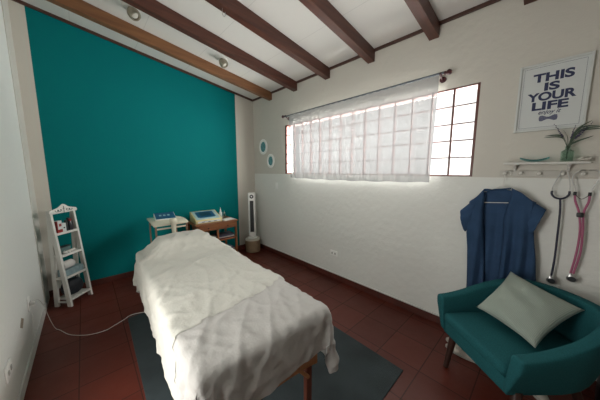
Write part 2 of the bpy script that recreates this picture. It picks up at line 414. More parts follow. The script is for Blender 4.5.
# little hook under third beam
b = MB(); hx = 1.02
zb = zceil(hx)-.125
b.tube(crom([(hx, 2.10, zb+.002), (hx, 2.10, zb-.05), (hx+.012, 2.10, zb-.062), (hx+.024, 2.10, zb-.05), (hx+.024, 2.10, zb-.02)], 6), .003, 6)
tag(b.build('wire_hook', m_steel), 'small bent wire hook hanging under the third beam from the teal wall', 'hook')

# ------------------------------------------------------------------ curtain and rod
g = thing('curtain_rod', 'slim grey curtain rod with dark red finials above the window', 'curtain rod', (XR-.075, 0, 2.345))
b = MB(); b.tube([(0, .70, .006), (0, 2.92, -.006)], .0105, 12); b.build('rod', m_rod, g)
for y, s in ((.70, -1), (2.92, 1)):
    M = Matrix.Translation((0, y, 0)) @ Matrix.Rotation(-s*PI/2, 4, 'X')
    b = MB(); b.lathe([(0, -.01), (.012, -.01), (.016, 0), (.012, .01), (.020, .018), (.024, .030), (.019, .042), (.010, .048), (0, .050)], n=20, M=M); b.build('finial', m_fin, g)
    b = MB(); yy = y-s*.035
    b.tube([(.072, yy, -.03), (.035, yy, -.028), (.005, yy, -.012)], .008, 10)
    b.lathe([(0, -.006), (.026, -.006), (.026, .006), (0, .006)], n=20, M=Matrix.Translation((.068, yy, -.03)) @ Matrix.Rotation(PI/2, 4, 'Y'))
    b.lathe([(.010, -.008), (.016, -.008), (.016, .008), (.010, .008)], n=16, M=Matrix.Translation((0, yy, 0)) @ Matrix.Rotation(PI/2, 4, 'X'))
    b.build('bracket', m_fin, g)
CX = XR-.075
def curt(u, v):
    y = .745+u*(2.80-.745); z0 = 2.337+.004*math.sin(u*150); z1 = 1.393-.012*math.sin(PI*u)+.004*math.sin(u*40)
    z = z0+(z1-z0)*v
    amp = .001+.0022*v
    x = amp*(math.sin(u*58+1.5*math.sin(u*9))+.5*math.sin(u*131+v*2))
    y += .012*v*(1-u)*2-.02*v*u*1.2
    if v < .025: x += -.011+0*v
    else: x += -.011*(1-sm((v-.025)/.06))
    return (CX+x, y, z)
b = MB(); b.grid(curt, 220, 40); o = b.build('window_curtain', m_sheer, recalc=False)
tag(o, 'sheer white curtain panel hanging from the grey rod over the window', 'curtain')

# ------------------------------------------------------------------ mat
g = MB()
g.prism([(.19, 3.02), (.155, -.2), (1.20, -.2), (1.26, .62), (1.642, .623), (1.665, 1.38), (1.70, 3.02)][0:2]+[(1.60, -.2)][0:0]+[(1.20, .60), (1.642, .615), (1.668, 1.40), (1.70, 3.02)] if False else
        [(.205, 2.80), (.150, .60), (1.642, .618), (1.69, 2.80)], .008, bev=.002)
tag(g.build('floor_mat', m_mat, smooth=False), 'large charcoal floor mat spread under the massage table', 'mat')

# ------------------------------------------------------------------ massage table
TZ = .685
TC = Vector((.630, .845, 0)); TR = -math.radians(2.6)
tb = thing('massage_table', 'wooden folding massage table standing on the charcoal mat under white sheets', 'massage table', (TC.x, TC.y, .008), TR)
HW, LEN = .380, 1.90
tz = TZ-.008
b = MB(); b.box((-HW, 0, tz-.065), (HW, LEN, tz), .028, seg=4); top = b.build('padded_top', m_vinyl, tb)
b = MB(); b.box((-HW+.03, .02, tz-.145), (-HW+.055, LEN-.02, tz-.066), .003); b.build('side_rail', m_beech, tb, smooth=False)
b = MB(); b.box((HW-.055, .02, tz-.145), (HW-.03, LEN-.02, tz-.066), .003); b.build('side_rail', m_beech, tb, smooth=False)
for yy in (.035, LEN-.06):
    pl = []
    for k in range(21):
        u = -1+k/10; pl.append((u*(HW-.06), .325+.03*max(0, math.cos(u*PI/2))**.8))
    poly = pl+[(HW-.06, tz-.068), (-(HW-.06), tz-.068)]
    M = Matrix(((1, 0, 0, 0), (0, 0, 1, yy), (0, 1, 0, 0), (0, 0, 0, 1)))
    b = MB(); b.prism(poly, .018, M); b.build('end_panel', m_beech, tb, smooth=False)
for sx in (-1, 1):
    for yy in (.045, LEN-.075):
        b = MB(); x0 = sx*(HW-.115)
        b.box((x0-.022, yy, 0), (x0+.022, yy+.03, tz-.068), .004); lg = b.build('leg', m_darkleg if sx > 0 else m_beech, tb, smooth=False)
        for zk in (.335, .375):
            b = MB(); b.lathe([(0, 0), (.011, 0), (.011, .006), (.005, .012), (0, .012)], n=14, M=Matrix.Translation((x0+.022, yy+.015, zk)) @ Matrix.Rotation(PI/2, 4, 'Y')); b.build('bolt', m_steel, lg)
    b = MB(); x0 = sx*(HW-.13)
    b.tube([(x0, .04, .27), (x0-sx*.12, .04, .42)], .012, 6); b.build('brace', m_beech, tb, smooth=False)

# bolster under the sheet (head end)
bo = MB(); bo.box((-.235, 1.60, 0), (.235, 1.87, .135), .05, seg=4)
o = bo.build('bolster', m_vinyl); o.location = (TC.x, TC.y, TZ+.001); o.rotation_euler = (0, 0, TR)
tag(o, 'low padded head bolster lying under the sheets at the far end of the massage table', 'bolster')

# cloth simulation for the sheet, frozen to a mesh
def sim_sheet():
    x0, x1, y0, y1 = -HW-.39, HW+.36, -.225, LEN+.26
    NX, NY = 84, 150
    b = MB(); rnd = random.Random(3)
    def fn(u, v):
        x = x0+(x1-x0)*u; y = y0+(y1-y0)*v
        # skewed so the sheet lies a little crooked; longer towards the foot-left corner
        y += .14*(u-.5)*(1-v); x += .07*(1-v)*(1-u)
        return (x, y, .155+.003*rnd.random()+.004*math.sin(x*23+y*11))
    b.grid(fn, NX, NY)
    o = b.build('bed_sheet', m_sheet, recalc=False)
    # collider: table and bolster in local space plus floor
    cb = MB(); cb.box((-HW, 0, -.62), (HW, LEN, 0), .03, seg=4)
    cb.box((-.235, 1.60, -.02), (.235, 1.87, .135), .05, seg=4)
    col = cb.build('cloth_collider', m_vinyl)
    cm = col.modifiers.new('c', 'COLLISION'); col.collision.thickness_outer = .006; col.collision.cloth_friction = 18
    m = o.modifiers.new('cloth', 'CLOTH'); st = m.settings
    st.quality = 6; st.mass = .22; st.air_damping = 1.5
    st.tension_stiffness = 18; st.compression_stiffness = 18; st.shear_stiffness = 6; st.bending_stiffness = .06
    m.collision_settings.distance_min = .004; m.collision_settings.collision_quality = 3
    m.collision_settings.use_self_collision = False
    st.shrink_min = -.022; st.shrink_max = -.022
    m.point_cache.frame_start = 1; m.point_cache.frame_end = 70
    for f_ in range(1, 61): S.frame_set(f_)
    dg = bpy.context.evaluated_depsgraph_get()
    me = bpy.data.meshes.new_from_object(o.evaluated_get(dg))
    co = [v.co.copy() for v in me.vertices]
    o.modifiers.clear(); bpy.data.objects.remove(o); bpy.data.objects.remove(col)
    S.frame_set(1)
    return co, NX, NY
co, NX, NY = sim_sheet()
from mathutils import noise as MN
def crease(i, j):
    x = i/(NX-1)*1.56; y = j/(NY-1)*2.46
    v = 0
    # long soft creases fanning from the head end, shorter ones near the foot
    for sx, sy, a, sh, am in ((5.5, 1.3, .5, 0, .012), (8., 2.0, -.5, 7, .010), (4.5, 2.0, .9, 13, .008), (14., 3., .3, 21, .006), (3., 15., .15, 31, .007)):
        X = x*math.cos(a)-y*math.sin(a); Yv = x*math.sin(a)+y*math.cos(a)
        n_ = MN.noise(Vector((X*sx+sh, Yv*sy, .3*MN.noise(Vector((x*3, y*3, sh))))))
        v += am*(max(0, 1-abs(n_)*4.0))**3.0
    return v
def cloth_obj(name, m, j0, off, i0=0, i1=NX, so=1):
    bm = bmesh.new(); V = {}
    for i in range(i0, i1):
        for j in range(j0(i), NY): V[i, j] = bm.verts.new(co[i*NY+j])
    for (i, j) in list(V):
        if (i+1, j) in V and (i, j+1) in V and (i+1, j+1) in V: bm.faces.new((V[i, j], V[i+1, j], V[i+1, j+1], V[i, j+1]))
    bm.normal_update()
    K = {v: crease(*k_) for k_, v in V.items()}
    for v in bm.verts: v.co += v.normal*(off+K[v])
    bmesh.ops.delete(bm, geom=[v for v in bm.verts if not v.link_faces], context='VERTS')
    me = bpy.data.meshes.new(name); bm.to_mesh(me); bm.free(); me.materials.append(m)
    for p in me.polygons: p.use_smooth = True
    o = bpy.data.objects.new(name, me); C.objects.link(o)
    o.location = (TC.x, TC.y, TZ); o.rotation_euler = (0, 0, TR)
    s_ = o.modifiers.new('t', 'SOLIDIFY'); s_.thickness = .0009; s_.offset = so
    smod(o, 1)
    return o
o = cloth_obj('bed_sheet', m_sheet, lambda i: 0, 0.0, so=-1)
tag(o, 'greyish white sheet draped over the massage table, hanging in folds at the near end', 'sheet')
b = MB(); b.box((0, 0, 0), (.028, .003, .045), .001)
tg = b.build('care_tag', m_label, o, smooth=False)
tgv = co[int(NX*.70)*NY+0]; tg.location = (tgv.x-.01, tgv.y-.030, tgv.z-.012)
tg['label'] = 'small white care tag'
o = cloth_obj('top_sheet', m_sheet2, lambda i: 30+int(.22*i+1.5*math.sin(i*.09)), .0022)
tag(o, 'creamier white top sheet over the far two thirds of the massage table', 'sheet')

# ------------------------------------------------------------------ armchair
def chair():
    O = Vector((1.74, .255, 0)); bvec = Vector((.764, -.645, 0)).normalized(); rz = math.atan2(bvec.y, bvec.x)-PI/2
    # local: +Y is the back direction, +X is towards the window-side arm... (right of the sitter's front)
    g = thing('armchair', 'teal upholstered tub armchair with dark splayed legs against the right wall', 'armchair', O, rz)
    ctrl = [(-.338, 0), (-.342, .16), (-.335, .34), (-.285, .52), (-.165, .645), (0, .69), (.160, .665), (.285, .56), (.345, .38), (.345, .18), (.335, 0)]
    pl = crom([(x, y, 0) for x, y in ctrl], 6); n = len(pl)
    nor = []
    for i in range(n):
        t = (pl[min(i+1, n-1)]-pl[max(i-1, 0)]).normalized(); nor.append(Vector((t.y, -t.x, 0)))   # inward for this winding?
    cen = Vector((0, .3, 0))
    nor = [q if (cen-p).dot(q) > 0 else -q for p, q in zip(pl, nor)]
    bm = MB(); rings = []
    for i, (p, q) in enumerate(zip(pl, nor)):
        back = sm(p.y/.66)
        h = .550+.160*back; zb = .305-.02*back
        th = .070-.006*back; k = .065
        sec = []
        # outer face bottom->top, rounded top, inner face top->bottom
        for (d, z) in ((k+.010, zb-.004), (k*.85, zb+.03), (k*.45, zb+.12), (0.0, h-.06), (0.0, h-.012), (.002, h-.003), (.012, h), (th*.5, h+.003), (th-.012, h), (th-.002, h-.005), (th, h-.03), (th+.012, .42), (th+.025, .33), (th+.022, zb)):
            v = p+q*d; v.z = z; sec.append(v)
        rings.append([bm.bm.verts.new(v) for v in sec])
    for A, B in zip(rings, rings[1:]):
        m_ = len(A)
        for k in range(m_): bm.bm.faces.new((A[k], A[(k+1) % m_], B[(k+1) % m_], B[k]))
    # padded arm fronts
    for R, s in ((rings[0], 1), (rings[-1], -1)):
        c2 = [bm.bm.verts.new(v.co+(Vector((0, -.012, 0)))+(sum((w_.co for w_ in R), Vector())/len(R)-v.co)*.12) for v in R]
        for k in range(len(R)):
            f = (R[k], R[(k+1) % len(R)], c2[(k+1) % len(R)], c2[k]); bm.bm.faces.new(f)
        bm.bm.faces.new(c2)
    smod(bm.build('shell', m_teal, g, angle=70), 1)
    # seat base: under the cushion
    def plan(ins, yfront):
        return [(p+q*ins) for p, q in zip(pl, nor)]
    b = MB()
    poly = [(v.x, max(v.y, .012)) for v in plan(.078, 0)]
    b.prism(poly, .088, Matrix.Translation((0, 0, .287)), bev=.006); b.build('seat_base', m_teal, g)
    # cushion: rounded slab
    b = MB(); P2 = [(v.x, v.y) for v in plan(.088, 0)]
    N2 = len(P2)
    c = Vector((0, .3, 0)); lay = [(.955, .376), (1.0, .392), (1.0, .425), (.985, .442), (.94, .450), (.6, .456), (.2, .458)]
    per = [Vector((x, y, 0)) for x, y in P2]+[Vector((per_x, -.012, 0)) for per_x in [(.235-.47*k/8) for k in range(9)]]
    per[0].y = per[0].y; rr = []
    for s_, z in lay: rr.append([b.bm.verts.new((c.x+(v.x-c.x)*s_, c.y+(v.y-c.y)*s_, z)) for v in per])
    for A, B in zip(rr, rr[1:]):
        for k in range(len(A)): b.bm.faces.new((A[k], A[(k+1) % len(A)], B[(k+1) % len(A)], B[k]))
    b.bm.faces.new(rr[-1]); b.bm.faces.new(rr[0][::-1])
    smod(b.build('seat_cushion', m_teal, g, angle=80), 1)
    for (x, y, fx, fy) in ((-.22, .07, -.24, .04), (.245, .08, .315, .03), (-.22, .34, -.17, .50), (.19, .47, .225, .58)):
        b = MB(); b.tube([(x, y, .300), (fx, fy, 0.0)], [.027, .018], 12); b.build('leg', m_walnut, g)
    return g
chair()

# cushion on the chair
def pillow():
    T = Vector((2.29, .135, .745)); L_ = Vector((1.985, .272, .535)); B_ = Vector((1.80, -.034, .49)); R_ = Vector((2.13, -.218, .665))
    L_ = Vector((1.99, .275, .52))
    g = MB()
    nrm = (T-B_).cross(R_-L_).normalized()
    if nrm.z < 0: nrm = -nrm
    cnt = (T+L_+B_+R_)/4
    def surf(sgn):
        def fn(u, v):
            # concave edges towards pointed corners
            a, c = u*2-1, v*2-1
            pu = .5+.5*a*(1-.10*(1-c*c)*abs(a)); pv = .5+.5*c*(1-.10*(1-a*a)*abs(c))
            p = T*(1-pu)*(1-pv)+R_*pu*(1-pv)+L_*(1-pu)*pv+B_*pu*pv
            e = ((1-a*a)*(1-c*c))
            h = .062*e**.42
            h += .006*math.sin(a*5+c*3)*e+.005*math.sin(c*9-a*4)*e+.010*e**.5*(.5-abs(MN.noise(Vector((a*2.2, c*2.2, sgn)))))
            return p+nrm*(sgn*h)+Vector((0, 0, .008))
        return fn
    g.grid(surf(1), 33, 33, uv=True); g.grid(surf(-1), 33, 33, uv=True)
    bmesh.ops.remove_doubles(g.bm, verts=g.bm.verts[:], dist=.0006)
    o = g.build('scatter_cushion', m_pillow, angle=180)
    tag(o, 'pale grey-green waffle cushion leaning in the teal armchair', 'cushion')
pillow()

# ------------------------------------------------------------------ poster
PY0, PY1, PZ0, PZ1 = -.126, .219, 1.788, 2.255
g = thing('framed_poster', 'white framed poster reading THIS IS YOUR LIFE enjoy it above the wall shelf', 'poster', (XR, (PY0+PY1)/2, (PZ0+PZ1)/2))
hw, hh = (PY1-PY0)/2, (PZ1-PZ0)/2; fr = .014
b = MB()
b.box((-.026, -hw, -hh), (-.001, -hw+fr, hh), .002); b.box((-.026, hw-fr, -hh), (-.001, hw, hh), .002)
b.box((-.026, -hw+fr, hh-fr), (-.001, hw-fr, hh), .002); b.box((-.026, -hw+fr, -hh), (-.001, hw-fr, -hh+fr), .002); b.build('frame', m_pframe, g, smooth=False)
b = MB(); b.box((-.014, -hw+fr, -hh+fr), (-.002, hw-fr, hh-fr)); b.build('print', m_paper, g, smooth=False)
b = MB(); q = .012; e = .0012; yy, zz = hw-fr-q, hh-fr-q
for (a0, a1, c0, c1) in ((-yy, yy, zz-e, zz), (-yy, yy, -zz, -zz+e), (-yy, -yy+e, -zz, zz), (yy-e, yy, -zz, zz)): b.box((-.0152, a0, c0), (-.0142, a1, c1))
b.build('border_line', m_navy, g, smooth=False)
WM = Matrix(((0, 0, -1, 0), (-1, 0, 0, 0), (0, 1, 0, 0), (0, 0, 0, 1)))
def text(s, size_w, h, y, z, parent, name, m, bold=.0, shear=0, x=-.0148):
    cu = bpy.data.curves.new('t', 'FONT'); cu.body = s; cu.align_x = 'CENTER'; cu.align_y = 'CENTER'; cu.size = 1; cu.extrude = .004; cu.offset = bold; cu.shear = shear
    to = bpy.data.objects.new('t', cu); C.objects.link(to); dg = bpy.context.evaluated_depsgraph_get()
    me = bpy.data.meshes.new_from_object(to.evaluated_get(dg)); bpy.data.objects.remove(to)
    xs = [v.co.x for v in me.vertices]; ys = [v.co.y for v in me.vertices]
    sx = size_w/(max(xs)-min(xs)); sy = h/(max(ys)-min(ys)); cx = (max(xs)+min(xs))/2; cy = (max(ys)+min(ys))/2
    for v in me.vertices: v.co = Vector(((v.co.x-cx)*sx, (v.co.y-cy)*sy, v.co.z*.1))
    me.transform(Matrix.Translation((x, y, z)) @ WM); me.materials.append(m)
    o = bpy.data.objects.new(name, me); C.objects.link(o); o.parent = parent; return o
text('THIS', .196, .060, .000, .134, g, 'lettering', m_navy, .04)
text('IS', .074, .056, .000, .068, g, 'lettering', m_navy, .04)
text('YOUR', .236, .059, .000, .004, g, 'lettering', m_navy, .04)
text('LIFE', .176, .057, .000, -.060, g, 'lettering', m_navy, .04)
text('enjoy it', .110, .034, -.004, -.110, g, 'lettering', m_navy, .014, .35)
b = MB()
for s in (-1, 1):
    M = Matrix.Translation((-.0148, 0, -.148)) @ WM
    b.prism([(s*.004, .007), (s*.030, .020), (s*.043, .017), (s*.046, 0), (s*.043, -.017), (s*.030, -.020), (s*.004, -.007)], .0008, M)
b.prism([(-.006, -.008), (.006, -.008), (.006, .008), (-.006, .008)], .0012, Matrix.Translation((-.0150, 0, -.148)) @ WM)
m_bow = mat('bow_tie_print', (.045, .05, .12), .7); nn = m_bow
def dots():
    m = m_bow; N, L = nodes(m); P = pos(m)
    a = mth(m, 'SINE', mth(m, 'MULTIPLY', P[1], 900)); c = mth(m, 'SINE', mth(m, 'MULTIPLY', P[2], 900))
    L.new(mixcol(m, mth(m, 'GREATER_THAN', mth(m, 'MULTIPLY', a, c), .25), (.045, .05, .13), (.30, .31, .36)), base(m))
dots()
b.build('bow_tie_motif', m_bow, g, smooth=False)

# ------------------------------------------------------------------ small wall shelf and what stands on it
g = thing('wall_shelf', 'small narrow white wall shelf under the framed poster', 'shelf', (XR, .045, 1.548))
b = MB(); b.box((-.10, -.215, 0), (-.001, .205, .014), .002); b.build('board', m_white, g, smooth=False)
for y in (-.135, .135):
    b = MB(); b.prism([(0, 0), (-.075, 0), (-.075, -.006), (-.02, -.032), (-.012, -.050), (0, -.050)], .014, Matrix(((1, 0, 0, -.001), (0, 0, 1, y), (0, 1, 0, 0), (0, 0, 0, 1))), bev=.001); b.build('bracket', m_white, g, smooth=False)
SZ = 1.562
# teal glass dish
b = MB(); n = 26; ro = []
def dish(u, v):
    x = -1+2*u; a = -1+2*v
    hwid = .030*(1-.55*abs(x)**2.2); y = a*hwid
    z = .004+.020*abs(x)**2+.012*a*a
    return (y, x*.076, z)
b.grid(dish, 24, 9); o = b.build('glass_dish', m_tglass); o.location = (XR-.052, .088, SZ+.0005)
s_ = o.modifiers.new('t', 'SOLIDIFY'); s_.thickness = .003
tag(o, 'boat-shaped teal glass dish on the left of the white wall shelf', 'dish')
# vase with lavender
g = thing('glass_vase', 'pale green glass vase on the white wall shelf', 'vase', (XR-.055, -.066, SZ))
b = MB(); M = Matrix.Rotation(PI/4, 4, 'Z')
b.lathe([(0, .001), (.036, .001), (.040, .006), (.043, .062), (.041, .070), (.020, .080), (.017, .094), (.021, .102), (.018, .102), (.014, .094), (.017, .082), (.037, .067), (.036, .010), (0, .006)], n=4, M=M)
b.build('vase_body', m_vglass, g, smooth=False)
fl = thing('dried_lavender', 'sprig of dark leaves and purple lavender standing in the green glass vase', 'flowers', (XR-.055, -.066, SZ+.02))
leaves = [((.0, .115, .172), .012), ((-.01, .118, .160), .010), ((.0, -.135, .195), .010), ((-.01, -.155, .205), .009), ((.0, -.10, .140), .010), ((-.01, -.118, .215), .010), ((.01, .03, .190), .008), ((0, -.05, .20), .009), ((-.02, -.085, .235), .009)]
for (dx, dy, dz), w_ in leaves:
    b = MB(); end = Vector((dx-.01, dy, dz)); mid = Vector((dx*.4, dy*.30, dz*.78))
    if abs(dy) > .1: mid.z = dz*.90; end.z = dz*.93
    pts = crom([(0, 0, 0), (0, dy*.04, .08), mid, end], 6); n = len(pts)
    for i, p in enumerate(pts): pass
    V = []
    for i, p in enumerate(pts):
        t = i/(n-1); ww = w_*.62*math.sin(PI*min(1, .12+t*.88))**.8+.0005
        V.append((b.bm.verts.new(p+Vector((-.002, ww*.35, ww))), b.bm.verts.new(p+Vector((.003, 0, 0))), b.bm.verts.new(p+Vector((-.002, -ww*.35, -ww)))))
    for A, B in zip(V, V[1:]):
        b.bm.faces.new((A[0], A[1], B[1], B[0])); b.bm.faces.new((A[1], A[2], B[2], B[1]))
    o = b.build('leaf', m_leaf, fl); s_ = o.modifiers.new('t', 'SOLIDIFY'); s_.thickness = .0008
for dx, dy, dz in ((-.01, .075, .235), (-.005, -.018, .215), (-.015, -.088, .225), (-.012, -.060, .205)):
    b = MB(); e_ = Vector((dx, dy, dz)); st = Vector((dx*.5, dy*.45, dz*.65))
    b.tube(crom([(0, 0, 0), (0, dy*.08, .08), st], 5), .0012, 5); b.build('stem', m_leaf, fl)
    b = MB(); 
    for k in range(9):
        t = k/8; c = st.lerp(e_, t); r_ = .0065*(1-.55*t)
        bb = bmesh.new(); bmesh.ops.create_icosphere(bb, subdivisions=1, radius=r_)
        b.add(bb, Matrix.Translation(c+Vector((random.uniform(-.002, .002), random.uniform(-.002, .002), 0))))
    b.build('blossom', m_lav, fl)
# shell figurine
b = MB()
for (y, z, r_) in ((.020, .010, .010), (.008, .014, .013), (-.006, .011, .011), (-.020, .012, .012), (-.030, .017, .008), (.002, .024, .007), (-.034, .025, .005), (.028, .016, .005)):
    bb = bmesh.new(); bmesh.ops.create_icosphere(bb, subdivisions=2, radius=r_); b.add(bb, Matrix.Translation((0, y, z)) @ Matrix.Diagonal((.8, 1.1, .95, 1)))
o = b.build('shell_ornament', m_shell); o.location = (XR-.05, -.137, SZ+.001)
tag(o, 'small knobbly white shell ornament at the right end of the wall shelf', 'ornament')

# ------------------------------------------------------------------ peg rail
g = thing('peg_rail', 'pale wooden peg rail with white knobs under the wall shelf', 'peg rail', (XR, 0, 1.480))
m_rail = mat('pale_rail', (.56, .54, .49), .6, noise=.08, nscale=8)
b = MB(); b.box((-.014, -.62, -.022), (-.001, .275, .022), .003); b.build('board', m_rail, g, smooth=False)
m_knob = mat('worn_white_knob', (.66, .64, .60), .5)
PEGS = [.242, .150, .055, -.060, -.150, -.250, -.335, -.42, -.505]
for y in PEGS:
    M = Matrix.Translation((-.014, y, .002)) @ Matrix.Rotation(-PI/2, 4, 'Y')
    b = MB(); b.lathe([(0, 0), (.006, 0), (.005, .018), (.009, .022), (.0115, .029), (.009, .036), (0, .038)], n=18, M=M); b.build('knob', m_knob, g)
RX = XR-.030   # where things hang on the pegs

# ------------------------------------------------------------------ hanger and tunic
g = thing('clothes_hanger', 'white wire clothes hanger hooked on the peg rail, holding the blue tunic', 'hanger', (0, 0, 0))
b = MB(); hk = XR-.034
b.tube(crom([(hk, .208, 1.470), (hk, .206, 1.486), (hk, .218, 1.499), (hk, .232, 1.497), (hk-.002, .240, 1.480), (hk-.006, .240, 1.44), (hk-.010, .243, 1.385)], 6), .0022, 6); b.build('hook', m_white, g)
b = MB(); hz = 1.385
b.tube([(hk-.010, .243, hz), (hk-.012, .12, 1.325), (hk-.012, .085, 1.285), (hk-.012, .095, 1.262), (hk-.012, .43, 1.236), (hk-.012, .445, 1.248), (hk-.012, .385, 1.315), (hk-.010, .243, hz)], .0035, 6); b.build('frame', m_white, g)
def tunic():
    g = thing('blue_tunic', 'blue short-sleeved scrub tunic hanging open on a white hanger behind the armchair', 'tunic', (XR-.055, 0, 0))
    def lin(tab, z):
        for (z0, a), (z1, c) in zip(tab, tab[1:]):
            if z <= z0 and z >= z1: t = (z0-z)/(z0-z1); return a+(c-a)*t
        return tab[-1][1] if z < tab[-1][0] else tab[0][1]
    LE = [(1.40, .440), (1.24, .445), (1.10, .450), (.97, .446), (.85, .432), (.50, .412)]
    RE = [(1.40, .050), (1.28, .050), (1.10, .045), (1.03, .040), (.85, .015), (.50, -.020)]
    TOP = lambda y: 1.365-(.06 if False else 0)-.9*max(0, y-.36)-.55*max(0, .17-y)
    H = .47
    def panel(ya_t, yb_t, xoff, ph, topfn, amp=.012, nu=50, nv=50):
        b = MB()
        def fn(u, v):
            z0 = topfn(u); z = z0+(H-z0)*v
            a, c = ya_t(z), yb_t(z); y = a+(c-a)*u
            fold = 1.4*amp*sm(v*1.6)*(math.sin(y*75+ph+1.2*math.sin(v*3))+.5*math.sin(y*41+2*v))
            edge = 1-min(1, min(u, 1-u)*9)
            return (xoff*(1-edge*.75)+fold, y, z+.003*math.sin(y*60))
        b.grid(fn, nu, nv); return b
    def tl(u): return 1.365-.35*max(0, (.20-u))-.0*u-.42*max(0, u-.80)
    # back panel, full width, behind the hanger
    def topb(u):
        y = lin(LE, 1.33)+(lin(RE, 1.33)-lin(LE, 1.33))*u
        return 1.330 if .2 < u < .66 else (1.355-.6*abs(u-.2) if u <= .2 else 1.372-.36*(u-.66))
    b = panel(lambda z: lin(LE, z), lambda z: lin(RE, z), .030, 0, lambda u: (1.330 if u < .2 else 1.352 if u < .66 else 1.355)-.50*max(0, .2-u)-.25*max(0, u-.66), .008)
    o = b.build('back_panel', m_scrub, g, recalc=False); m_ = o.modifiers.new('t', 'SOLIDIFY'); m_.thickness = .002
    # front left strip
    il = [(1.345, .355), (1.28, .345), (1.20, .352), (1.10, .345), (.90, .325), (.50, .292)]
    b = panel(lambda z: lin(LE, z), lambda z: lin(il, z), -.022, 1, lambda u: 1.238+.115*u, .010, 24)
    o = b.build('front_panel', m_scrub, g, recalc=False); m_ = o.modifiers.new('t', 'SOLIDIFY'); m_.thickness = .002
    ir = [(1.375, .186), (1.30, .190), (1.20, .205), (1.12, .215), (1.0, .205), (.80, .205), (.50, .205)]
    b = panel(lambda z: lin(ir, z), lambda z: lin(RE, z), -.030, 2.2, lambda u: 1.372-.098*u**1.15, .014, 34)
    o = b.build('front_panel', m_scrub, g, recalc=False); m_ = o.modifiers.new('t', 'SOLIDIFY'); m_.thickness = .002
    # collar band along the back neck and down the two front edges
    b = MB(); b.tube(crom([(-.010, .352, 1.338), (.012, .30, 1.350), (.018, .25, 1.356), (-.002, .194, 1.366)], 6), .0055, 8)
    b.build('neck_band', m_scrub, g)
    # cap sleeves: flattened open tubes
    for nm, A, B, r0, r1 in (('l', (.415, 1.215), (.484, 1.065), .090, .080), ('r', (.070, 1.235), (.016, 1.125), .085, .070)):
        def sl(u, v, nm=nm):
            a = 2*PI*u
            if nm == 'l':
                # arm opening: from shoulder (y .40,z 1.30) & underarm (.445,1.02) to hem (.50,1.155)-(.456,.975)
                s0, s1 = Vector((0, .392, 1.290)), Vector((0, .442, 1.00)); h0, h1 = Vector((0, .503, 1.160)), Vector((0, .458, .975))
            else:
                s0, s1 = Vector((0, .075, 1.282)), Vector((0, .085, 1.02)); h0, h1 = Vector((0, -.006, 1.225)), Vector((0, .048, 1.040))
            k = (1-math.cos(a))/2; p = (s0.lerp(s1, k)).lerp(h0.lerp(h1, k), v)
            if nm == 'l': p.y += .018*math.sin(PI*k)*math.sin(PI*v*.5)-.010*math.sin(PI*k)*v
            bul = .034*(.55+.45*v)
            return (-.006+bul*math.sin(a)+.003*math.sin(k*17+v*4), p.y+.0012*math.sin(k*23), p.z)
        b = MB(); b.grid(sl, 36, 12, closeu=True); o = b.build('sleeve', m_scrub, g, recalc=False); m_ = o.modifiers.new('t', 'SOLIDIFY'); m_.thickness = .002
tunic()

